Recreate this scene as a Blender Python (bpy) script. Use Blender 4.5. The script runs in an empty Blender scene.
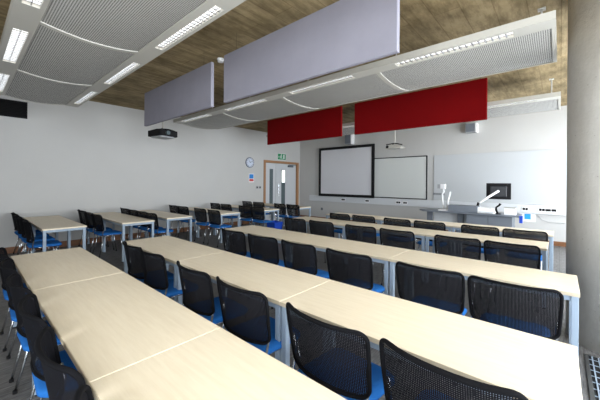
import bpy, bmesh, math, random
from mathutils import Vector, Matrix
random.seed(7)
C = bpy.context.scene.collection
PI = math.pi

# ------------------------------------------------------------------ materials
def mat(name, col, rough=.6, metal=0., spec=.5):
    m = bpy.data.materials.new(name); m.use_nodes = True
    b = m.node_tree.nodes['Principled BSDF']
    b.inputs['Base Color'].default_value = (*col, 1)
    b.inputs['Roughness'].default_value = rough
    b.inputs['Metallic'].default_value = metal
    b.inputs['Specular IOR Level'].default_value = spec
    return m
def N(m, t, **k):
    n = m.node_tree.nodes.new(t)
    for a, v in k.items(): setattr(n, a, v)
    return n
def L(m, a, b): m.node_tree.links.new(a, b)
def bsdf(m): return m.node_tree.nodes['Principled BSDF']
def coords(m, scale=(1,1,1), rot=(0,0,0), kind='Object'):
    tc = N(m, 'ShaderNodeTexCoord'); mp = N(m, 'ShaderNodeMapping')
    mp.inputs['Scale'].default_value = scale; mp.inputs['Rotation'].default_value = rot
    L(m, tc.outputs[kind], mp.inputs['Vector']); return mp.outputs['Vector']
def noise(m, vec, scale, detail=4, rough=.6):
    n = N(m, 'ShaderNodeTexNoise'); n.inputs['Scale'].default_value = scale
    n.inputs['Detail'].default_value = detail; n.inputs['Roughness'].default_value = rough
    L(m, vec, n.inputs['Vector']); return n.outputs['Fac']
def ramp(m, fac, stops):
    r = N(m, 'ShaderNodeValToRGB'); e = r.color_ramp.elements
    while len(e) < len(stops): e.new(.5)
    for i, (p, c) in enumerate(stops): e[i].position = p; e[i].color = (*c, 1)
    L(m, fac, r.inputs['Fac']); return r.outputs['Color']
def mixc(m, a, b, fac, mode='MIX'):
    x = N(m, 'ShaderNodeMix', data_type='RGBA', blend_type=mode)
    if isinstance(fac, float): x.inputs[0].default_value = fac
    else: L(m, fac, x.inputs[0])
    L(m, a, x.inputs[6]); L(m, b, x.inputs[7]); return x.outputs[2]
def bump(m, fac, strength, dist=.01):
    b = N(m, 'ShaderNodeBump'); b.inputs['Strength'].default_value = strength
    b.inputs['Distance'].default_value = dist
    L(m, fac, b.inputs['Height']); L(m, b.outputs['Normal'], bsdf(m).inputs['Normal'])
def math_(m, op, a, b=None):
    n = N(m, 'ShaderNodeMath', operation=op)
    for i, v in enumerate((a, b)):
        if v is None: continue
        if isinstance(v, (int, float)): n.inputs[i].default_value = v
        else: L(m, v, n.inputs[i])
    return n.outputs[0]

def painted(name, col, rough=.7, var=.04):
    m = mat(name, col, rough, 0, .3)
    f = noise(m, coords(m), 1.3, 5)
    c = ramp(m, f, [(.3, tuple(x*(1-var) for x in col)), (.7, col)])
    L(m, c, bsdf(m).inputs['Base Color'])
    f2 = noise(m, coords(m), 90, 3); bump(m, f2, .08, .002)
    return m
M = {}
M['wall'] = painted('wall_paint', (.55, .545, .53))
M['board'] = painted('writing_wall', (.52, .54, .555), .35, .01)
M['trunk'] = painted('white_plastic', (.64, .66, .68), .4, .01)
M['white_metal'] = painted('white_enamel', (.46, .445, .40), .4, .02)
M['steel_box'] = painted('grey_box', (.33, .34, .35), .5, .03)
M['dark_grey'] = painted('dark_grey_laminate', (.13, .15, .17), .45, .05)
M['mid_grey'] = painted('mid_grey_laminate', (.17, .19, .22), .4, .05)
M['black'] = painted('black_plastic', (.005, .005, .006), .8, .1)
M['frame'] = mat('chair_frame_black', (.004, .004, .005), .9, 0, .12)
M['black_matte'] = painted('black_border', (.008, .008, .009), .8, .1)
M['chrome'] = mat('chrome_tube', (.62, .64, .66), .22, 1)
M['leg_metal'] = painted('silver_powder_coat', (.30, .37, .45), .35, .03)
M['blue_plastic'] = painted('blue_plastic', (.01, .06, .45), .4, .02)
M['green'] = mat('exit_green', (.0, .25, .09), .5)
M['white'] = mat('plain_white', (.85, .85, .85), .5)
M['red_print'] = mat('red_print', (.55, .05, .05), .5)
M['blue_print'] = mat('blue_print', (.02, .22, .62), .5)
M['door'] = painted('door_laminate', (.58, .60, .62), .4, .02)
M['glass_dark'] = mat('vision_glass', (.10, .13, .14), .08)
M['glass_pale'] = None
M['screen'] = painted('screen_cloth', (.68, .68, .71), .8, .02)
M['whiteboard'] = painted('whiteboard_enamel', (.64, .66, .64), .3, .01)

# concrete ceiling: board-marked, brown-olive, blotchy
def concrete(name, lo, hi, marks, pits=False):
    m = mat(name, hi, .85, 0, .2)
    v = coords(m)
    n1 = noise(m, v, 1.1, 8, .65); n2 = noise(m, coords(m, (5, 1, 1)), 2.4, 6, .7)
    c1 = ramp(m, n1, [(.3, lo), (.7, hi)])
    c2 = ramp(m, n2, [(.38, (.5,.48,.44)), (.6, (1,1,1))])
    c = mixc(m, c1, c2, .8 if marks else .15, 'MULTIPLY')
    if marks:
        w = N(m, 'ShaderNodeTexBrick'); w.offset = .5
        L(m, coords(m, (1, 1, 1), (0, 0, PI/2)), w.inputs['Vector'])
        w.inputs['Scale'].default_value = 1
        w.inputs['Brick Width'].default_value = 2.4; w.inputs['Row Height'].default_value = .28
        w.inputs['Mortar Size'].default_value = .006
        w.inputs['Color1'].default_value = (1,1,1,1); w.inputs['Color2'].default_value = (.84,.83,.80,1)
        w.inputs['Mortar'].default_value = (.66,.63,.58,1)
        c = mixc(m, c, w.outputs['Color'], .9, 'MULTIPLY')
    if pits:
        vo = N(m, 'ShaderNodeTexVoronoi'); vo.inputs['Scale'].default_value = 16
        L(m, v, vo.inputs['Vector'])
        p = ramp(m, vo.outputs['Distance'], [(.04, (.35,.33,.30)), (.09, (1,1,1))])
        c = mixc(m, c, p, .7, 'MULTIPLY')
    L(m, c, bsdf(m).inputs['Base Color'])
    bump(m, noise(m, v, 14, 6), .35, .02)
    return m
M['ceiling'] = concrete('board_marked_concrete', (.17, .128, .066), (.48, .375, .215), True)
M['column'] = concrete('fair_faced_concrete', (.47, .455, .42), (.58, .565, .53), False, True)

# carpet tiles
m = mat('carpet_tile', (.06, .06, .06), .5, 0, .5)
n1 = noise(m, coords(m, (8, .8, 1)), 9, 5, .7); n2 = noise(m, coords(m), 160, 2)
c = ramp(m, n1, [(.35, (.06, .058, .058)), (.65, (.22, .215, .21))])
br = N(m, 'ShaderNodeTexBrick'); br.offset = 0; L(m, coords(m), br.inputs['Vector'])
br.inputs['Scale'].default_value = 1; br.inputs['Brick Width'].default_value = .5; br.inputs['Row Height'].default_value = .5
br.inputs['Mortar Size'].default_value = .004
br.inputs['Color1'].default_value = (1,1,1,1); br.inputs['Color2'].default_value = (.8,.8,.8,1); br.inputs['Mortar'].default_value = (.5,.5,.5,1)
c = mixc(m, c, br.outputs['Color'], 1., 'MULTIPLY'); L(m, c, bsdf(m).inputs['Base Color']); bump(m, n2, .5, .004)
M['carpet'] = m

# beech/maple laminate, grain along X
m = mat('maple_laminate', (.66, .55, .39), .38, 0, .4)
n1 = noise(m, coords(m, (1.2, 14, 14)), 3.5, 6, .65)
L(m, ramp(m, n1, [(.3, (.73, .625, .455)), (.7, (.81, .71, .54))]), bsdf(m).inputs['Base Color'])
M['maple'] = m
m = mat('maple_edge', (.55, .47, .34), .5); M['maple_edge'] = m
m = mat('skirting_wood', (.22, .09, .035), .5)
L(m, ramp(m, noise(m, coords(m, (2, 2, 30)), 4, 5), [(.3, (.15,.06,.025)), (.7, (.27,.115,.045))]), bsdf(m).inputs['Base Color'])
M['wood'] = m
def fabric(name, col, sc=260):
    m = mat(name, col, .95, 0, .1)
    f = noise(m, coords(m), sc, 2); f1 = noise(m, coords(m), 2.2, 4)
    L(m, ramp(m, f1, [(.3, tuple(x*.88 for x in col)), (.7, col)]), bsdf(m).inputs['Base Color'])
    bump(m, f, .25, .002); return m
M['lavender'] = fabric('lavender_felt', (.28, .272, .32))
M['red'] = fabric('red_felt', (.17, .002, .003))
M['seat'] = fabric('blue_seat_cloth', (.02, .135, .43), 400)

# perforated steel tray: dark round holes on a square pitch
def perforated(name, col, pitch, hole=.62):
    m = mat(name, col, .45, 0, .3)
    sep = N(m, 'ShaderNodeSeparateXYZ'); L(m, coords(m, (1/pitch,)*3), sep.inputs[0])
    fx = math_(m, 'SUBTRACT', math_(m, 'FRACT', sep.outputs[0]), .5)
    fy = math_(m, 'SUBTRACT', math_(m, 'FRACT', sep.outputs[1]), .5)
    d = math_(m, 'SQRT', math_(m, 'ADD', math_(m, 'MULTIPLY', fx, fx), math_(m, 'MULTIPLY', fy, fy)))
    k = math_(m, 'LESS_THAN', d, hole*.5)
    a = N(m, 'ShaderNodeRGB'); a.outputs[0].default_value = (*col, 1)
    b = N(m, 'ShaderNodeRGB'); b.outputs[0].default_value = (.02, .02, .02, 1)
    L(m, mixc(m, a.outputs[0], b.outputs[0], k), bsdf(m).inputs['Base Color'])
    return m
M['perf'] = perforated('perforated_steel', (.48, .47, .44), .0165, .66)

# open chair mesh: black knitted strands with real see-through holes
m = mat('knitted_mesh', (.007, .007, .009), .95, 0, .1)
sep = N(m, 'ShaderNodeSeparateXYZ'); L(m, coords(m), sep.inputs[0])
sx = math_(m, 'FRACT', math_(m, 'MULTIPLY', sep.outputs[0], 1/.0075)); sz = math_(m, 'FRACT', math_(m, 'MULTIPLY', sep.outputs[2], 1/.0075))
hx = math_(m, 'GREATER_THAN', sx, .69); hz = math_(m, 'GREATER_THAN', sz, .69)
hole = math_(m, 'MULTIPLY', hx, hz)
tr = N(m, 'ShaderNodeBsdfTransparent'); mx = N(m, 'ShaderNodeMixShader')
L(m, hole, mx.inputs[0]); L(m, bsdf(m).outputs[0], mx.inputs[1]); L(m, tr.outputs[0], mx.inputs[2])
L(m, mx.outputs[0], m.node_tree.nodes['Material Output'].inputs[0])
M['mesh'] = m

def emis(name, col, s):
    m = mat(name, col, .5)
    bsdf(m).inputs['Emission Color'].default_value = (*col, 1); bsdf(m).inputs['Emission Strength'].default_value = s
    return m
M['glass_pale'] = emis('lit_corridor_glass', (.95, 1., .96), .9)
M['lamp'] = emis('lamp_diffuser', (1., .97, .94), 2.4)
m = mat('window_glass', (.9, .95, .95), .02); 
tr = N(m, 'ShaderNodeBsdfTransparent'); gl = N(m, 'ShaderNodeBsdfGlossy'); gl.inputs['Roughness'].default_value = .02
mx = N(m, 'ShaderNodeMixShader'); mx.inputs[0].default_value = .06
L(m, tr.outputs[0], mx.inputs[1]); L(m, gl.outputs[0], mx.inputs[2]); L(m, mx.outputs[0], m.node_tree.nodes['Material Output'].inputs[0])
M['glass'] = m

# ------------------------------------------------------------------ mesh helpers
def box(bm, x0, x1, y0, y1, z0, z1, mi=0):
    vs = [bm.verts.new((x, y, z)) for z in (z0, z1) for y in (y0, y1) for x in (x0, x1)]
    for f in ((0,2,3,1),(4,5,7,6),(0,1,5,4),(2,6,7,3),(0,4,6,2),(1,3,7,5)):
        bm.faces.new([vs[i] for i in f]).material_index = mi
def tube(bm, pts, r, n=8, closed=False):
    pts = [Vector(p) for p in pts]; rings = []
    cnt = len(pts); up = None
    for i, p in enumerate(pts):
        if closed: t = (pts[(i+1) % cnt]-pts[i-1])
        else: t = (pts[min(i+1, cnt-1)]-pts[max(i-1, 0)])
        t.normalize()
        if up is None: up = Vector((0,0,1)) if abs(t.z) < .9 else Vector((1,0,0))
        a = t.cross(up)
        if a.length < 1e-4: a = t.cross(Vector((0,1,0)))
        a.normalize(); b = a.cross(t).normalized(); up = b
        rr = r[i] if isinstance(r, (list, tuple)) else r
        rings.append([bm.verts.new(p + a*math.cos(2*PI*k/n)*rr + b*math.sin(2*PI*k/n)*rr) for k in range(n)])
    m_ = cnt if closed else cnt-1
    for i in range(m_):
        A, B = rings[i], rings[(i+1) % cnt]
        for k in range(n): bm.faces.new((A[k], A[(k+1) % n], B[(k+1) % n], B[k]))
    if not closed:
        bm.faces.new(rings[0][::-1]); bm.faces.new(rings[-1])
def prism(bm, outline, axis, a, b):
    """extrude a 2-D outline along an axis ('x','y','z')"""
    def P(p, t):
        return {'x': (t, p[0], p[1]), 'y': (p[0], t, p[1]), 'z': (p[0], p[1], t)}[axis]
    A = [bm.verts.new(P(p, a)) for p in outline]; B = [bm.verts.new(P(p, b)) for p in outline]
    n = len(outline)
    for i in range(n): bm.faces.new((A[i], A[(i+1) % n], B[(i+1) % n], B[i]))
    bm.faces.new(A[::-1]); bm.faces.new(B)
def disc_outline(cx, cy, r, n=24): return [(cx+r*math.cos(2*PI*i/n), cy+r*math.sin(2*PI*i/n)) for i in range(n)]
def rrect(x0, x1, y0, y1, r, n=5):
    o = []
    for cx, cy, a in ((x1-r, y1-r, 0), (x0+r, y1-r, 90), (x0+r, y0+r, 180), (x1-r, y0+r, 270)):
        for i in range(n+1):
            t = math.radians(a+90*i/n); o.append((cx+r*math.cos(t), cy+r*math.sin(t)))
    return o
def obj(name, bm, m, parent=None, smooth=False, bevel=0):
    bmesh.ops.recalc_face_normals(bm, faces=bm.faces)
    me = bpy.data.meshes.new(name); bm.to_mesh(me); bm.free()
    for x in (m if isinstance(m, (list, tuple)) else [m]): me.materials.append(x)
    if smooth:
        for p in me.polygons: p.use_smooth = True
    o = bpy.data.objects.new(name, me); C.objects.link(o)
    if parent: o.parent = parent
    if bevel:
        b = o.modifiers.new('bevel', 'BEVEL'); b.width = bevel; b.segments = 2; b.limit_method = 'ANGLE'
    return o
def bx(name, dims, m, parent=None, bevel=0):
    bm = bmesh.new(); box(bm, *dims); return obj(name, bm, m, parent, bevel=bevel)
def tag(o, label, cat, group=None):
    o['label'] = label; o['category'] = cat
    if group: o['group'] = group
    return o
def thing(name, label, cat, loc=(0,0,0), rz=0, group=None):
    o = bpy.data.objects.new(name, None); C.objects.link(o)
    o.empty_display_size = .1
    o.location = loc; o.rotation_euler = (0,0,rz); return tag(o, label, cat, group)
def struct(o, label=None):
    o['kind'] = 'structure'
    if label: o['label'] = label
    return o
kids = {}
def dup(root, loc, rz, label, group=None):
    r = root.copy(); C.objects.link(r); r.location = loc; r.rotation_euler = (0,0,rz); r['label'] = label
    if group: r['group'] = group
    for ch in root.children:
        c = ch.copy(); C.objects.link(c); c.parent = r
        for g in ch.children:
            d = g.copy(); C.objects.link(d); d.parent = c
    return r

# ------------------------------------------------------------------ room shell
XL, XR, YB, YF, ZC = -8.6, 1.45, -2.3, 9.77, 3.47
struct(bx('floor', (XL-.2, XR+.2, YB-.2, YF+.2, -.2, 0), M['carpet']), 'dark grey carpet tile floor')
struct(bx('ceiling', (XL-.2, XR+.2, YB-.2, YF+.2, ZC, ZC+.25), M['ceiling']), 'bare board-marked brown concrete ceiling')
BX0, BX1 = -1.3, 1.25
bm = bmesh.new()
box(bm, XL-.2, BX0, YB-.2, YB, 0, ZC); box(bm, BX1, XR+.2, YB-.2, YB, 0, ZC); box(bm, BX0, BX1, YB-.2, YB, 0, .9); box(bm, BX0, BX1, YB-.2, YB, 3.0, ZC)
struct(obj('wall_back', bm, M['wall']), 'white rear wall with a window')
bm = bmesh.new()
for i in range(3):
    x = BX0+(BX1-BX0-.05)*i/2; box(bm, x, x+.05, YB-.13, YB-.06, .9, 3.0)
for z in (.9, 2.95): box(bm, BX0+.05, BX1-.05, YB-.125, YB-.065, z, z+.05)
w = struct(obj('window_9', bm, M['steel_box']), 'grey framed rear window'); bx('glass_pane', (BX0+.02, BX1-.02, YB-.1, YB-.094, .92, 2.98), M['glass'], w)
struct(bx('wall_front', (XL-.2, XR+.2, YF, YF+.2, 0, ZC), M['wall']), 'white teaching wall behind the desk')
DY0, DY1, DZ = 7.70, 9.62, 2.36
bm = bmesh.new()
box(bm, XL-.2, XL, YB, DY0, 0, ZC); box(bm, XL-.2, XL, DY1, YF, 0, ZC); box(bm, XL-.2, XL, DY0, DY1, DZ, ZC)
struct(obj('wall_left', bm, M['wall']), 'long white side wall with the door')
# window wall on the right
wins = [(-2.1, -.1), (.1, 1.2), (1.45, 3.65), (3.9, 6.1), (6.35, 9.5)]
bm = bmesh.new(); WZ0, WZ1 = .35, 3.15
box(bm, XR, XR+.2, YB, YF, 0, WZ0); box(bm, XR, XR+.2, YB, YF, WZ1, ZC)
ed = [YB] + [v for w in wins for v in w] + [YF]
for i in range(0, len(ed), 2): box(bm, XR, XR+.2, ed[i], ed[i+1], WZ0, WZ1)
struct(obj('wall_right', bm, M['wall']), 'window wall on the right')
for i, (a, b) in enumerate(wins):
    bm = bmesh.new()
    for y in (a, (a+b)/2-.025, b-.05): box(bm, XR+.06, XR+.13, y, y+.05, WZ0, WZ1)
    for z in (WZ0, WZ1-.05, 2.45): box(bm, XR+.065, XR+.125, a+.05, b-.05, z, z+.05)
    w = struct(obj('window_%d' % (i+1), bm, M['steel_box']), 'tall grey framed window')
    bx('glass_pane', (XR+.09, XR+.096, a+.02, b-.02, WZ0+.02, WZ1-.02), M['glass'], w)
# baseboards
bm = bmesh.new(); box(bm, XL, XL+.018, YB, DY0-.06, 0, .13); struct(obj('baseboard_left', bm, M['wood']), 'brown wooden skirting under the side wall')
bm = bmesh.new(); box(bm, XL+.018, XR, YF-.018, YF, 0, .11); struct(obj('baseboard_front', bm, M['wood']), 'brown wooden skirting under the teaching wall')
# dado trunking and writing wall
struct(bx('trim_1', (-8.0, XR, YF-.06, YF, .77, 1.0), M['trunk'], bevel=.004), 'white cable trunking along the teaching wall')
bm = bmesh.new(); box(bm, -2.98, .95, YF-.021, YF-.001, 1.001, 2.41)
tag(obj('writing_panel', bm, M['board'], bevel=.003), 'huge pale writing panel covering the wall behind the teaching desk', 'board')

# door
d = struct(bx('door_1', (XL-.14, XL-.10, DY0+.05, DY1-.05, .005, DZ-.06), M['door']), 'pale double door with brown frame')
bm = bmesh.new()
for y0, y1 in ((DY0-.05, DY0+.05), (DY1-.05, DY1+.05)): box(bm, XL-.15, XL+.025, y0, y1, 0, DZ+.03)
box(bm, XL-.15, XL+.025, DY0+.05, DY1-.05, DZ-.06, DZ+.03); obj('door_frame', bm, mat('door_frame_wood', (.36, .19, .09), .45), d)
ym = 8.36
lf = bx('door_leaf', (XL-.10, XL-.055, DY0+.055, ym-.006, .01, DZ-.065), M['door'], d)
bx('vision_panel', (XL-.056, XL-.048, 8.02, 8.20, .25, 2.06), M['glass_dark'], lf)
rf = bx('door_leaf', (XL-.10, XL-.055, ym+.006, DY1-.055, .01, DZ-.065), M['door'], d)
vp = bx('vision_panel', (XL-.056, XL-.048, 8.68, 8.90, .45, 2.05), M['glass_dark'], rf)
vp2 = bx('vision_panel', (XL-.047, XL-.043, 8.70, 8.88, 1.52, 2.03), M['glass_pale'], rf); vp2['label'] = 'bright upper pane of the door'
bm = bmesh.new(); tube(bm, [(XL-.05, 8.47, 1.0), (XL-.0, 8.47, 1.0), (XL-.0, 8.47, 1.45), (XL-.05, 8.47, 1.45)], .012); obj('door_handle', bm, M['chrome'], rf)
bm = bmesh.new(); box(bm, XL-.055, XL+.0, 9.05, 9.35, 2.17, 2.25); box(bm, XL-.02, XL+.01, 9.1, 9.5, 2.25, 2.27); obj('door_closer', bm, M['dark_grey'], d)

# ------------------------------------------------------------------ tables
def make_table(Lx, Dy, name='classroom_table'):
    t = thing(name, 'table', 'table')
    bm = bmesh.new(); box(bm, -Lx/2+.002, Lx/2-.002, -Dy/2, Dy/2, .715, .74)
    tp = obj('tabletop', bm, M['maple'], t, bevel=.003)
    bm = bmesh.new()
    box(bm, -Lx/2+.002, Lx/2-.002, -Dy/2-.002, -Dy/2, .715, .7385); box(bm, -Lx/2+.002, Lx/2-.002, Dy/2, Dy/2+.002, .715, .7385)
    obj('edge_band', bm, M['maple_edge'], tp)
    bm = bmesh.new(); a, b = Lx/2-.03, Dy/2-.03
    for s in (-1, 1):
        box(bm, -a+.02, a-.02, s*b-.0125, s*b+.0125, .675, .7149)
        box(bm, s*a-.0125, s*a+.0125, -b+.0125, b-.0125, .675, .7149)
    obj('table_frame', bm, M['leg_metal'], t)
    for sx in (-1, 1):
        for sy in (-1, 1):
            bm = bmesh.new(); box(bm, sx*a-.021, sx*a+.021, sy*b-.021, sy*b+.021, .012, .7149)
            lg = obj('leg', bm, M['leg_metal'], t, bevel=.004)
            bm = bmesh.new(); prism(bm, disc_outline(sx*a, sy*b, .019, 12), 'z', 0, .0119); obj('foot_glide', bm, M['black'], lg)
    return t
D = .59; LT = 1.445
tabs = {}
def table(key, x0, x1, y0, label, group, z=0):
    k = round(x1-x0, 3)
    if k not in tabs:
        t = make_table(x1-x0, D); tabs[k] = t; t.location = ((x0+x1)/2, y0+D/2, 0)
        t['label'] = label; t['group'] = group; return t
    return dup(tabs[k], ((x0+x1)/2, y0+D/2, 0), 0, label, group)
edges = {'A': .327, 'B': 1.373, 'C': 2.91, 'D': 4.675, 'E': 5.99}
rown = {'A': 'long row nearest the camera', 'B': 'second long row from the camera', 'C': 'third long row from the camera', 'D': 'fourth long row from the camera', 'E': 'farthest long row'}
dx = {'A': 0, 'B': -.012, 'C': .035, 'D': -.19, 'E': -.15}
posn = ['left end', 'middle', 'right end']
for k in 'ABCDE':
    y0 = edges[k]
    for i in range(3):
        x0 = -4.255+dx[k]+LT*i
        table(k, x0, x0+LT, y0, 'pale maple table, %s of the %s' % (posn[i], rown[k]), 'maple tables in the right-hand rows')
left = {'a': (-6.21, .84), 'b': (-6.12, 1.96), 'c': (-6.29, 2.87), 'd': (-6.25, 4.18), 'e': (-6.22, 5.58), 'f': (-6.08, 6.88)}
ln = {'a': 'leftmost short row by the side wall', 'b': 'second short row from the left', 'c': 'third short row along the side wall',
      'd': 'fourth short row along the side wall', 'e': 'short row just before the door', 'f': 'farthest short row in front of the door'}
for k, (xe, y0) in left.items():
    h = (xe+8.52)/2
    table(k, -8.52, -8.52+h, y0, 'maple table with one end at the wall, %s' % ln[k], 'maple tables in the short rows')
    table(k, -8.52+h, xe, y0, 'maple table on the aisle end, %s' % ln[k], 'maple tables in the short rows')

# ------------------------------------------------------------------ chairs
BW, BZ0, BZ1 = .515, .525, .850
def backy(x, z): return -.060 + .072*(2*abs(x)/BW)**2.4 - .16*(z-.68) + .012
def make_chair():
    t = thing('classroom_chair', 'chair', 'chair')
    # back: outline in x,z mapped on the curved sheet
    out = rrect(-BW/2, BW/2, BZ0, BZ1, .045, 6)
    def taper(x, z): return x*(.95+.05*min(1, (z-BZ0)/.2))
    def pts_(o): 
        r = []
        for i in range(len(o)):
            a, b = o[i], o[(i+1) % len(o)]
            n = max(1, int(math.dist(a, b)/.05))
            for j in range(n): r.append((a[0]+(b[0]-a[0])*j/n, a[1]+(b[1]-a[1])*j/n))
        return r
    o2 = pts_(out)
    bm = bmesh.new(); tube(bm, [(taper(x, z), backy(x, z), z) for x, z in o2], .0105, 8, True)
    obj('backrest_frame', bm, M['frame'], t, True)
    bm = bmesh.new(); nx, nz = 14, 8; g = []
    for j in range(nz+1):
        z = BZ0+.004+(BZ1-BZ0-.008)*j/nz; row = []
        dz = min(z-BZ0, BZ1-z); hw = BW/2-.004
        if dz < .045: hw -= .045-math.sqrt(max(0, .045**2-(.045-dz)**2))
        for i in range(nx+1):
            x = -hw+2*hw*i/nx; row.append(bm.verts.new((taper(x, z), backy(x, z), z)))
        g.append(row)
    for j in range(nz):
        for i in range(nx): bm.faces.new((g[j][i], g[j][i+1], g[j+1][i+1], g[j+1][i]))
    o = obj('backrest_mesh', bm, M['mesh'], t, True)
    # seat pad: domed, rounded
    bm = bmesh.new(); rings = []
    for k, (ins, z) in enumerate(((.012, .432), (0, .442), (0, .460), (.012, .472), (.05, .477))):
        o_ = rrect(-.215+ins, .215-ins, -.02+ins, .41-ins, .075-ins*.8, 5)
        rings.append([bm.verts.new((x*(1+.06*(y-.2)), y, z + (.010 if y > .3 else 0)*-1)) for x, y in o_])
    for a, b in zip(rings, rings[1:]):
        for i in range(len(a)): bm.faces.new((a[i], a[(i+1) % len(a)], b[(i+1) % len(a)], b[i]))
    bm.faces.new(rings[0][::-1]); bm.faces.new(rings[-1])
    obj('seat', bm, M['seat'], t, True)
    bm = bmesh.new(); tube(bm, [(x, y, .424) for x, y in rrect(-.19, .19, .03, .39, .05, 4)], .009, 8, True)
    obj('seat_frame', bm, M['chrome'], t, True)
    for s in (-1, 1):
        bm = bmesh.new()
        tube(bm, [(s*.19, .10, .424), (s*.222, .04, .432), (s*.232, .03, .47), (s*.238, backy(.238, .56)+.018, .57), (s*.240, backy(.24, .66)+.018, .66)], .009)
        obj('back_upright', bm, M['chrome'], t, True)
    for sx in (-1, 1):
        for y0, y1 in ((.07, -.02), (.36, .42)):
            bm = bmesh.new(); tube(bm, [(sx*.186, y0, .42), (sx*.20, (y0+y1)/2, .2), (sx*.213, y1, .014)], .0085)
            lg = obj('leg', bm, M['chrome'], t, True)
            bm = bmesh.new(); prism(bm, disc_outline(sx*.213, y1, .014, 10), 'z', 0, .022); obj('foot_cap', bm, M['black'], lg)
    return t
chair0 = make_chair(); used = False
def chair(x, y, rz, label, group):
    global used
    if not used:
        used = True; chair0.location = (x, y, 0); chair0.rotation_euler = (0,0,rz); chair0['label'] = label; chair0['group'] = group
        return
    dup(chair0, (x, y, 0), rz, label, group)
rows = {'A': (.275, [-3.92, -3.31, -2.70, -2.11, -1.52, -.93]),
        'B': (1.205, [-3.42, -2.96, -2.18, -1.58, -.90, -.33]),
        'C': (2.48, [-3.42, -2.81, -2.21, -1.555, -.80, -.245]),
        'D': (4.12, [-3.75, -3.13, -2.36, -1.77, -.98, -.42]),
        'E': (5.42, [-3.61, -3.03, -2.32, -1.73, -.96, -.39])}
ords = ['first', 'second', 'third', 'fourth', 'fifth', 'last']
rowc = {'A': 'nearest long row', 'B': 'second long row', 'C': 'third long row', 'D': 'fourth long row', 'E': 'farthest long row'}
for k, (y, xs) in rows.items():
    for i, x in enumerate(xs):
        chair(x, y, random.uniform(-.05, .05), 'black mesh chair with blue seat, %s, %s from its left end' % (rowc[k], ords[i]), 'mesh chairs tucked under the long rows')
lrows = {'a': (.72, [-8.28, -7.72, -7.16, -6.58]), 'b': (1.80, [-8.2, -7.66, -7.05]), 'c': (2.66, [-8.13, -7.6, -7.08, -6.56]),
         'd': (3.95, [-8.26, -7.70, -6.83, -6.21]), 'e': (5.27, [-8.2, -7.62, -6.71, -6.17]), 'f': (6.60, [-8.28, -7.66, -6.65, -6.09])}
lc = {'a': 'leftmost short table row', 'b': 'second short row from picture left', 'c': 'third short row from picture left',
      'd': 'fourth short row from picture left', 'e': 'short row just before the door', 'f': 'farthest short row by the door'}
for k, (y, xs) in lrows.items():
    for i, x in enumerate(xs):
        chair(x, y, random.uniform(-.05, .05), 'black mesh chair, blue seat, %s, %s from the wall' % (lc[k], ords[i]), 'mesh chairs tucked under the short rows')

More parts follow.
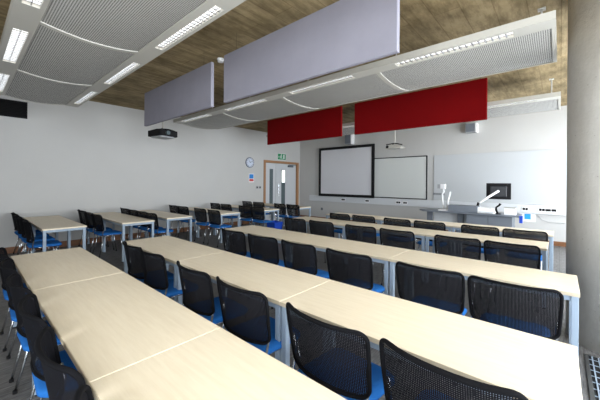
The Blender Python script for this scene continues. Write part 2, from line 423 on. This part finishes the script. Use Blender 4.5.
# ------------------------------------------------------------------ chilled beams with built-in lamps
BZ = 2.92; BWD = 1.18; PIT = 1.715
def make_beam(far):
    t = thing('ceiling_beam', 'beam', 'ceiling beam')
    Lb = 4*PIT; TW = BWD-.38 if far else BWD-.19-.02
    def arc(y):    # belly of the perforated tray
        u = (y-.19)/TW; return -(.045 if far else .05)*4*u*(1-u)
    for y0, y1, lip in ((0, .19, 0), (BWD-.19, BWD, BWD))[:2 if far else 1]:
        bm = bmesh.new()
        # side strip with lamp openings: boxes around each opening
        ly0, ly1 = (.045, .155) if lip == 0 else (BWD-.115, BWD-.035)
        box(bm, -Lb, 0, y0, ly0, 0, .035); box(bm, -Lb, 0, ly1, y1, 0, .035)
        xs = []
        for k in range(4): xs += [-.30-k*PIT, -.30-1.13-k*PIT]
        cuts = [0]+xs+[-Lb]
        for i in range(0, len(cuts), 2): box(bm, cuts[i+1], cuts[i], ly0, ly1, 0, .035)
        ye = y0 if lip == 0 else y1-.012
        box(bm, -Lb, 0, ye, ye+.012, .035, .07)
        st = obj('side_strip', bm, M['white_metal'], t)
        for k in range(4):
            a, b = xs[2*k+1], xs[2*k]
            lm = bx('lamp', (a, b, ly0, ly1, .030, .034), M['lamp'], t)
            bm = bmesh.new(); n = 20
            for i in range(1, n): 
                x = a+(b-a)*i/n; box(bm, x-.006, x+.006, ly0, ly1, .004, .029)
            box(bm, a, b, (ly0+ly1)/2-.003, (ly0+ly1)/2+.003, .002, .029)
            obj('louvre', bm, M['chrome'], lm)
    for k in range(4):
        bm = bmesh.new(); a, b = -(k+1)*PIT+.03, -k*PIT-.03; n = 16; v0 = []
        for i in range(n+1):
            y = .19+TW*i/n; z = arc(y); v0.append([bm.verts.new((x, y, z+dz)) for dz in (.01, .016) for x in (a, b)])
        for p, q in zip(v0, v0[1:]):
            bm.faces.new((p[0], p[1], q[1], q[0])); bm.faces.new((p[2], q[2], q[3], p[3]))
            bm.faces.new((p[0], q[0], q[2], p[2])); bm.faces.new((p[1], p[3], q[3], q[1]))
        bm.faces.new((v0[0][0], v0[0][2], v0[0][3], v0[0][1])); bm.faces.new((v0[-1][0], v0[-1][1], v0[-1][3], v0[-1][2]))
        obj('perforated_tray', bm, M['perf'], t, False)
    for k in range(5):
        bm = bmesh.new(); xc = -k*PIT; a, b = max(xc-.03, -Lb), min(xc+.03, 0)
        n = 16; lo = [(.19+TW*i/n, arc(.19+TW*i/n)) for i in range(n+1)]
        hi = .065 if k in (0, 4) else .02
        ol = lo+[(y, (hi if k in (0,4) else z+hi)) for y, z in reversed(lo)]
        # sliced strips to stay convex
        for (p, q) in zip(lo, lo[1:]):
            tp = (hi, hi) if k in (0, 4) else (p[1]+hi, q[1]+hi)
            prism(bm, [(p[0], p[1]), (q[0], q[1]), (q[0], tp[1]), (p[0], tp[0])], 'x', a, b)
        obj('end_plate' if k in (0, 4) else 'rib', bm, M['white_metal'], t)
    if not far: bx('side_strip', (-Lb, 0, BWD-.02, BWD, 0, .07), M['white_metal'], t)
    bx('top_casing', (-Lb+.02, -.02, .10, BWD-.10, .071, .085), M['white_metal'], t)
    for x in (-.13, -1.8, -3.5, -5.2, -6.7):
        for y in (.95,):
            bm = bmesh.new(); tube(bm, [(x, y, .035), (x, y, ZC-BZ)], .010); box(bm, x-.03, x+.03, y-.03, y+.03, .07, .09); box(bm, x-.035, x+.035, y-.035, y+.035, ZC-BZ-.012, ZC-BZ-.001)
            obj('hanger', bm, M['white_metal'], t)
    return t
beam = make_beam(True); beam.location = (-.05, .25, BZ)
beam['label'] = 'white perforated ceiling beam with lamps, nearest, at the top left'
beam['group'] = 'white perforated ceiling beams'
beam2 = make_beam(False); beam2.location = (-.035, 3.28, BZ); beam2['group'] = beam['group']; beam2['label'] = 'white perforated ceiling beam with lamps crossing the middle, between grey and red baffles'
dup(beam2, (.0, 6.2, BZ), 0, 'white perforated ceiling beam farthest off, above the teaching wall behind the red baffles')

# ------------------------------------------------------------------ acoustic baffles
def baffle(x0, x1, y, z0, z1, m, label, group):
    t = thing('acoustic_baffle', label, 'acoustic panel', ((x0+x1)/2, y, z0), 0, group); h = (x1-x0)/2
    bm = bmesh.new(); box(bm, -h, h, 0, .05, 0, z1-z0); obj('baffle_panel', bm, M[m], t, bevel=.006)
    for s in (-.8, .8):
        bm = bmesh.new(); tube(bm, [(s*h, .025, z1-z0-.002), (s*h, .025, ZC-z0)], .003, 6); obj('suspension_wire', bm, M['chrome'], t)
    return t
baffle(-6.09, -3.74, 2.32, 2.595, 3.235, 'lavender', 'short-looking grey lavender hanging panel farther left, above the black projector', 'grey acoustic baffles')
baffle(-3.43, -1.0, 2.32, 2.595, 3.235, 'lavender', 'large grey lavender hanging panel at the top centre', 'grey acoustic baffles')
baffle(-6.22, -3.74, 5.66, 2.585, 3.27, 'red', 'red hanging panel on the left, above the door side', 'red acoustic baffles')
baffle(-3.40, -.91, 5.66, 2.585, 3.27, 'red', 'longer-looking red hanging panel on the right, above the whiteboard', 'red acoustic baffles')

# smoke detector
bm = bmesh.new()
for r, a, b in ((.055, ZC-.02, ZC), (.045, ZC-.05, ZC-.02)): prism(bm, disc_outline(-4.05, 2.68, r, 20), 'z', a, b)
tag(obj('smoke_detector', bm, M['white'], smooth=False), 'small round white smoke detector on the concrete ceiling between the grey panels', 'smoke detector')

# ------------------------------------------------------------------ things on the left wall
# black louvre grille
t = thing('vent_grille', 'black louvred vent grille high on the left wall', 'vent', (XL, .35, 2.84))
bm = bmesh.new(); box(bm, 0, .03, -.55, .55, 0, .02); box(bm, 0, .03, -.55, .55, .33, .35); box(bm, 0, .03, -.55, -.53, .02, .33); box(bm, 0, .03, .53, .55, .02, .33); box(bm, 0, .006, -.53, .53, .02, .33)
obj('grille_frame', bm, M['black'], t)
bm = bmesh.new()
for i in range(9):
    z = .045+i*.032; prism(bm, [(.008, z+.012), (.026, z-.006), (.028, z-.003), (.01, z+.015)], 'y', -.53, .53)
obj('louvre_slats', bm, M['black'], t)
# clock
t = thing('wall_clock', 'round wall clock with pale blue dial on the left wall beside the door', 'clock', (XL, 6.96, 2.25))
bm = bmesh.new(); prism(bm, disc_outline(0, 0, .19, 32), 'x', 0, .03); obj('clock_case', bm, mat('clock_rim', (.09, .11, .17), .4), t)
bm = bmesh.new(); prism(bm, disc_outline(0, 0, .165, 32), 'x', .03, .033); obj('clock_dial', bm, mat('dial', (.62, .68, .80), .5), t)
bm = bmesh.new()
for i in range(12):
    a = i*PI/6; c_, s_ = math.cos(a), math.sin(a)
    prism(bm, [(.125*c_-.007*s_, .125*s_+.007*c_), (.125*c_+.007*s_, .125*s_-.007*c_), (.155*c_+.007*s_, .155*s_-.007*c_), (.155*c_-.007*s_, .155*s_+.007*c_)], 'x', .033, .035)
obj('hour_marks', bm, M['black'], t)
for a, l in ((2.2, .09), (.4, .13)):
    c_, s_ = math.cos(a), math.sin(a); bm = bmesh.new()
    prism(bm, [(-.008*s_, .008*c_), (.008*s_, -.008*c_), (l*c_+.005*s_, l*s_-.005*c_), (l*c_-.005*s_, l*s_+.005*c_)], 'x', .036, .038); obj('clock_hand', bm, M['black'], t)
# notice
t = thing('wall_notice', 'small blue and red notice on the left wall below the clock', 'notice', (XL, 7.05, 1.52))
bx('notice_sheet', (0, .006, -.12, .12, 0, .32), M['white'], t); bx('blue_field', (.006, .007, -.10, .10, .14, .30), M['blue_print'], t); bx('red_field', (.006, .007, -.10, .10, .04, .12), M['red_print'], t)
# light switches
for y, lb in ((7.33, 'left one of two small dark switches beside the door frame'), (7.47, 'right one of two small dark switches, closest to the door frame')):
    t = thing('light_switch', lb, 'switch', (XL, y, 1.28), 0, 'switches by the door')
    bx('switch_plate', (0, .01, -.05, .05, 0, .1), M['steel_box'], t); bx('rocker', (.01, .016, -.025, .025, .025, .075), M['black'], t)
# exit sign
t = thing('exit_sign', 'green and white running man exit sign above the door', 'sign', (XL, 8.62, 2.44))
bx('sign_plate', (0, .02, -.235, .225, 0, .27), M['white'], t)
bx('green_field', (.02, .022, -.225, .225, .015, .255), M['green'], t)
bm = bmesh.new()
prism(bm, disc_outline(-.03, .215, .022, 12), 'x', .022, .024)
for o_ in ([(-.06,.19),(-.01,.19),(-.03,.11),(-.07,.11)], [(-.06,.11),(-.03,.12),(.02,.075),(0,.06)], [(-.07,.12),(-.05,.10),(-.10,.05),(-.12,.06)],
           [(0,.06),(.02,.075),(.03,.03),(.01,.03)], [(-.02,.19),(.0,.17),(.04,.15),(.03,.135)], [(-.06,.19),(-.10,.15),(-.09,.135),(-.05,.165)],
           [(.09,.05),(.15,.05),(.15,.225),(.09,.225)], [(-.20,.12),(-.15,.16),(-.15,.08)]):
    prism(bm, o_, 'x', .022, .024)
obj('running_figure', bm, M['white'], t)

# ------------------------------------------------------------------ things on the front wall
t = thing('projection_screen', 'large framed projection screen with thick black border on the teaching wall', 'screen', (-6.2, 9.62, .99))
W2, H2, fb = 1.235, 1.94, .10
bm = bmesh.new()
box(bm, -W2, W2, 0, .05, 0, fb); box(bm, -W2, W2, 0, .05, H2-fb, H2); box(bm, -W2, -W2+fb, 0, .05, fb, H2-fb); box(bm, W2-fb, W2, 0, .05, fb, H2-fb)
obj('screen_border', bm, M['black_matte'], t)
bx('screen_surface', (-W2+fb, W2-fb, .02, .03, fb, H2-fb), M['screen'], t)
bx('screen_mount', (-.9, .9, .05, .149, .3, H2-.3), M['steel_box'], t)
t = thing('whiteboard', 'whiteboard with thin black frame just right of the projection screen', 'whiteboard', (-4.2, 9.735, 1.01))
W2, H2, fb = 1.02, 1.41, .03
bm = bmesh.new()
box(bm, -W2, W2, 0, .03, 0, fb); box(bm, -W2, W2, 0, .03, H2-fb, H2); box(bm, -W2, -W2+fb, 0, .03, fb, H2-fb); box(bm, W2-fb, W2, 0, .03, fb, H2-fb)
obj('board_frame', bm, M['black'], t)
bx('board_surface', (-W2+fb, W2-fb, .008, .02, fb, H2-fb), M['whiteboard'], t)
# loudspeakers near the top of the wall
for x, z0, z1, lb in ((-6.02, 2.99, 3.38, 'grey wall loudspeaker above the projection screen'), (-1.94, 3.0, 3.26, 'grey wall loudspeaker right of the red panels')):
    t = thing('wall_loudspeaker', lb, 'loudspeaker', (x, 9.55, z0), 0, 'grey loudspeakers on the teaching wall')
    h = z1-z0
    bx('speaker_case', (-.13, .13, 0, .2195, 0, h), M['steel_box'], t, .006); bx('speaker_side', (.13, .16, .0, .2195, -.01, h), M['white'], t)
    bm = bmesh.new(); prism(bm, rrect(-.11, .11, .02, h-.02, .02), 'y', -.006, 0); obj('speaker_grille', bm, M['mid_grey'], t)
# sockets on the trunking
for x, w, lb in ((-6.30, .16, 'black socket on the trunking under the left half of the screen'), (-5.27, .14, 'black socket on the trunking under the right end of the screen'),
                 (-4.10, .15, 'black socket under the whiteboard, left one of a pair'), (-3.87, .13, 'black socket under the whiteboard, right one of a pair'),
                 (-.68, .12, 'grey socket on the trunking, leftmost right of the desk'), (-.345, .12, 'black square socket on the trunking right of the desk'), (-.165, .21, 'wide black socket on the trunking nearest the concrete column')):
    t = thing('wall_socket', lb, 'socket', (x, YF-.061, .88), 0, 'sockets on the trunking')
    bx('socket_plate', (-w/2-.015, w/2+.015, -.006, 0, -.055, .055), M['white'], t)
    bm = bmesh.new(); n = 2
    for i in range(n):
        a = -w/2+i*w/n; box(bm, a+.006, a+w/n-.006, -.012, -.006, -.03, .03)
    obj('socket_insert', bm, M['black'], t)
t = thing('keypad', 'small grey control keypad on the wall left of the document camera', 'keypad', (-2.82, YF-.02, 1.17))
bx('keypad_plate', (-.17, .17, -.02, 0, 0, .07), M['steel_box'], t)
bm = bmesh.new()
for i in range(6): box(bm, -.15+i*.052, -.115+i*.052, -.024, -.02, .02, .05)
obj('keypad_buttons', bm, M['dark_grey'], t)
t = thing('wall_socket', 'small black socket low on the wall under the screen', 'socket', (-7.37, YF-.001, .40), 0, None)
bx('socket_plate', (-.05, .05, -.01, 0, 0, .1), M['dark_grey'], t)
t = thing('wall_notice', 'white notice with blue square on the wall right of the desk', 'notice', (-.64, YF-.001, .55))
bx('notice_sheet', (-.17, .17, -.006, 0, 0, .22), M['white'], t); bx('blue_field', (-.06, .07, -.008, -.006, .06, .2), mat('bright_blue', (.02, .35, .8), .5), t)
bm = bmesh.new(); tube(bm, [(-.45, YF-.012, .76), (-.35, YF-.012, .62), (-.22, YF-.012, .57), (-.02, YF-.012, .56), (.1, YF-.012, .57)], .005, 6)
tag(obj('wall_cable', bm, M['steel_box'], smooth=True), 'thin grey cable sagging below the trunking by the column', 'cable')

# ------------------------------------------------------------------ short-throw projector on pole
t = thing('ceiling_projector', 'white projector on a thin white pole in front of the teaching wall', 'projector', (-3.5, 8.0, 2.50))
bm = bmesh.new(); tube(bm, [(0, 0, .14), (0, 0, ZC-2.50)], .022, 10); box(bm, -.07, .07, -.07, .07, .97-.012, .969); obj('ceiling_pole', bm, M['white_metal'], t)
bm = bmesh.new(); prism(bm, [(-.24, .0), (.2, -.01), (.26, .03), (.1, .10), (-.12, .10)], 'y', -.15, .15); obj('projector_body', bm, M['white_metal'], t, bevel=.01)
bm = bmesh.new(); tube(bm, [(-.2, -.12, .11), (0, 0, .15), (.18, .1, .11)], .014); tube(bm, [(-.16, .12, .11), (0, 0, .15), (.16, -.12, .11)], .014); obj('mount_arm', bm, M['black'], t)
bm = bmesh.new(); 
prism(bm, disc_outline(-.15, .045, .04, 16), 'y', -.16, -.149); obj('lens', bm, M['black'], t)
# dark projector hanging at left
t = thing('ceiling_projector', 'black projector hanging from the ceiling below the left grey panel', 'projector', (-6.70, 2.95, 2.52), .15)
bm = bmesh.new(); prism(bm, rrect(-.25, .25, -.22, .22, .05), 'z', 0, .13); obj('projector_body', bm, M['black'], t, bevel=.01)
bm = bmesh.new(); prism(bm, rrect(-.2, .2, -.17, .17, .04), 'z', -.025, 0); b = obj('projector_base', bm, M['steel_box'], t)
bm = bmesh.new(); tube(bm, [(0, 0, .16), (0, 0, ZC-2.52)], .02, 10); box(bm, -.08, .08, -.08, .08, .938, .949); obj('ceiling_pole', bm, M['white_metal'], t)
bm = bmesh.new()
for a in (-1, 1):
    for b_ in (-1, 1): tube(bm, [(a*.2, b_*.17, .13), (a*.1, b_*.08, .17), (0, 0, .18)], .014)
obj('mount_arm', bm, M['black'], t)
bm = bmesh.new(); tube(bm, [(.25, -.05, .065), (.29, -.05, .065)], .045, 14); obj('lens', bm, M['glass_dark'], t)

# ------------------------------------------------------------------ teaching desk and what stands on it
t = thing('teaching_desk', 'dark grey teaching desk with pointed left end and cabinet, before the writing panel', 'desk', (0, 0, 0))
DZ_ = .815
bm = bmesh.new(); prism(bm, [(-2.95, 8.42), (-2.78, 8.16), (-.68, 8.16), (-.68, 8.86), (-2.78, 8.86)], 'z', DZ_-.035, DZ_); obj('desktop', bm, M['mid_grey'], t, bevel=.005)
for x in (-2.74, -1.98):
    bx('desk_leg', (x, x+.14, 8.40, 8.48, 0, DZ_-.036), M['mid_grey'], t)
bx('modesty_panel', (-2.60, -1.76, 8.55, 8.57, .45, DZ_-.036), M['trunk'], t)
cb = bx('cabinet', (-1.75, -.82, 8.24, 8.84, .02, DZ_-.036), M['dark_grey'], t, .004)
for x0, x1 in ((-1.735, -1.295), (-1.275, -.835)):
    dr = bx('cabinet_door', (x0, x1, 8.225, 8.2395, .05, DZ_-.06), M['mid_grey'], cb)
bx('control_console', (-2.16, -1.50, 8.22, 8.50, DZ_+.001, .985), M['mid_grey'], t, .008)
h_ = bx('cable_holder', (-.679, -.62, 8.16, 8.26, .66, .82), M['blue_plastic'], t, .005); h_['label'] = 'bright blue holder on the end of the desk'
# document camera
t = thing('document_camera', 'white document camera with bent arm on the left of the desk', 'document camera', (-2.29, 8.4, DZ_+.001))
bm = bmesh.new(); prism(bm, rrect(-.13, .15, -.14, .14, .04), 'z', 0, .035); obj('camera_base', bm, M['white'], t, bevel=.005)
bm = bmesh.new(); tube(bm, [(-.02, 0, .03), (-.05, 0, .25), (-.06, 0, .43), (-.02, 0, .50), (-.04, 0, .58)], .02, 10); obj('camera_arm', bm, M['white'], t, True)
bm = bmesh.new(); tube(bm, [(.06, 0, .03), (.08, 0, .25), (.14, 0, .50)], [.028, .022, .016], 10); obj('lamp_arm', bm, M['white'], t, True)
bm = bmesh.new(); box(bm, -.10, .02, -.05, .05, .575, .70); hd = obj('camera_head', bm, M['white'], t, bevel=.01)
bx('lens_block', (-.17, -.10, -.045, .045, .58, .69), M['steel_box'], hd)
# monitor on arm
t = thing('computer_monitor', 'black computer monitor seen from behind on a white arm above the desk', 'monitor', (-1.12, 8.55, DZ_+.001), .10)
bm = bmesh.new(); box(bm, -.25, .25, .0, .035, .34, .73); obj('monitor_case', bm, M['black'], t, bevel=.01)
bm = bmesh.new(); box(bm, -.17, .17, -.03, .0, .40, .66); obj('rear_housing', bm, mat('dark_gloss', (.012, .014, .018), .45), t, bevel=.02)
bx('display', (-.235, .235, .035, .037, .355, .715), M['glass_dark'], t)
bm = bmesh.new(); tube(bm, [(-.40, -.10, .24), (-.36, -.12, .27), (-.03, -.06, .52)], .026, 10); tube(bm, [(-.03, -.06, .52), (0, -.03, .54)], .03, 10); obj('monitor_arm', bm, M['white'], t, True)
bm = bmesh.new(); tube(bm, [(-.42, -.10, 0), (-.42, -.10, .18), (-.40, -.10, .25)], .03, 10); box(bm, -.50, -.34, -.18, -.02, 0, .02); obj('arm_post', bm, M['black'], t)
# second black bracket (telephone-like gooseneck)
t = thing('gooseneck_microphone', 'black bent microphone stand beside the monitor arm', 'microphone', (-1.10, 8.30, DZ_+.001))
bm = bmesh.new(); prism(bm, disc_outline(0, 0, .06, 16), 'z', 0, .02); obj('stand_base', bm, M['black'], t)
bm = bmesh.new(); tube(bm, [(0, 0, .02), (-.03, 0, .10), (-.03, 0, .16), (.03, 0, .21), (.05, 0, .25)], [.022, .022, .02, .02, .028], 8); obj('stand_neck', bm, M['black'], t, True)
# white equipment
t = thing('printer', 'low white printer on the desk in front of the monitor', 'printer', (-1.33, 8.36, DZ_+.001))
bm = bmesh.new(); prism(bm, [(-.20, 0), (.19, 0), (.19, .07), (.12, .13), (-.16, .15), (-.20, .10)], 'y', -.12, .12); obj('printer_body', bm, M['white'], t, bevel=.01)
bx('paper_tray', (-.14, .15, -.17, -.121, .02, .045), M['trunk'], t)
t = thing('cardboard_box', 'small white carton at the right end of the desk', 'box', (-.87, 8.42, DZ_+.001))
bm = bmesh.new(); box(bm, -.11, .11, -.09, .09, 0, .15); obj('box_body', bm, M['white'], t, bevel=.004)
bx('box_lid', (-.114, .114, -.094, .094, .151, .165), M['white_metal'], t)

# recycling bin under the short row before the door
t = thing('recycling_bin', 'bright blue bin on the floor by the short table row before the door', 'bin', (-5.98, 5.75, 0))
bm = bmesh.new()
for (a, b) in ((.13, .16),):
    lo = [(-a, -a), (a, -a), (a, a), (-a, a)]; hi = [(-b, -b), (b, -b), (b, b), (-b, b)]
    V0 = [bm.verts.new((x, y, 0)) for x, y in lo]; V1 = [bm.verts.new((x, y, .42)) for x, y in hi]
    V2 = [bm.verts.new((x*.93, y*.93, .42)) for x, y in hi]; V3 = [bm.verts.new((x*.93, y*.93, .02)) for x, y in lo]
    for i in range(4):
        j = (i+1) % 4
        bm.faces.new((V0[i], V0[j], V1[j], V1[i])); bm.faces.new((V1[i], V1[j], V2[j], V2[i])); bm.faces.new((V2[i], V2[j], V3[j], V3[i]))
    bm.faces.new(V0[::-1]); bm.faces.new(V3)
obj('bin_body', bm, M['blue_plastic'], t, bevel=.004)
bm = bmesh.new(); tube(bm, [(x, y, .42) for x, y in rrect(-.165, .165, -.165, .165, .02, 3)], .01, 6, True); obj('bin_rim', bm, M['blue_plastic'], t)

# ------------------------------------------------------------------ column and floor grille
t = bmesh.new(); prism(t, disc_outline(.47, 4.15, .42, 64), 'z', 0, ZC)
o = obj('concrete_column', t, M['column'])
for p in o.data.polygons: p.use_smooth = abs(p.normal.z) < .5
tag(o, 'thick round grey concrete column at the right edge', 'column')
t = thing('floor_grille', 'silver slatted trench heater grille in the floor at the foot of the column', 'floor grille', (.36, 0, .001))
bm = bmesh.new(); g0, g1 = -1.0, 3.68
box(bm, -.19, -.165, g0, g1, 0, .012); box(bm, .165, .19, g0, g1, 0, .012); box(bm, -.165, .165, g0, g0+.02, 0, .012); box(bm, -.165, .165, g1-.02, g1, 0, .012)
obj('grille_frame', bm, M['chrome'], t)
bx('trench_liner', (-.165, .165, g0+.02, g1-.02, 0, .002), M['black'], t)
bm = bmesh.new()
for i in range(8): x = -.14+i*.04; box(bm, x-.004, x+.004, g0+.021, g1-.021, .004, .012)
y = g0+.1
while y < g1-.03: box(bm, -.164, .164, y, y+.012, .0025, .0039); y += .10
obj('grille_slats', bm, M['leg_metal'], t)

# ------------------------------------------------------------------ light
w = bpy.data.worlds.new('sky'); bpy.context.scene.world = w; w.use_nodes = True
bg = w.node_tree.nodes['Background']; bg.inputs[0].default_value = (.88, .94, 1.0, 1); bg.inputs[1].default_value = 11.5
for a, b in wins:
    l = bpy.data.lights.new('window_portal', 'AREA'); l.shape = 'RECTANGLE'; l.size = WZ1-WZ0; l.size_y = b-a
    l.cycles.is_portal = True
    o = bpy.data.objects.new('window_portal', l); C.objects.link(o)
    o.location = (XR+.19, (a+b)/2, (WZ0+WZ1)/2); o.rotation_euler = (0, PI/2, 0)

l = bpy.data.lights.new('window_portal', 'AREA'); l.shape = 'RECTANGLE'; l.size = BX1-BX0; l.size_y = 2.1; l.cycles.is_portal = True
o = bpy.data.objects.new('window_portal', l); C.objects.link(o); o.location = ((BX0+BX1)/2, YB-.19, 1.95); o.rotation_euler = (PI/2, 0, 0)
# ------------------------------------------------------------------ camera
cam = bpy.data.cameras.new('camera'); co = bpy.data.objects.new('camera', cam); C.objects.link(co)
cam.sensor_width = 36; cam.lens = 36*296/600; cam.shift_y = -17.3/600; cam.clip_start = .02
th = .721
co.matrix_world = Matrix.Translation((0, 0, 1.52)) @ Matrix.Rotation(th, 4, 'Z') @ Matrix.Rotation(PI/2, 4, 'X') @ Matrix.Rotation(.008, 4, 'Z')
sc = bpy.context.scene; sc.camera = co
sc.view_settings.view_transform = 'Standard'; sc.view_settings.look = 'None'; sc.view_settings.gamma = 1
sc.view_settings.exposure = .2
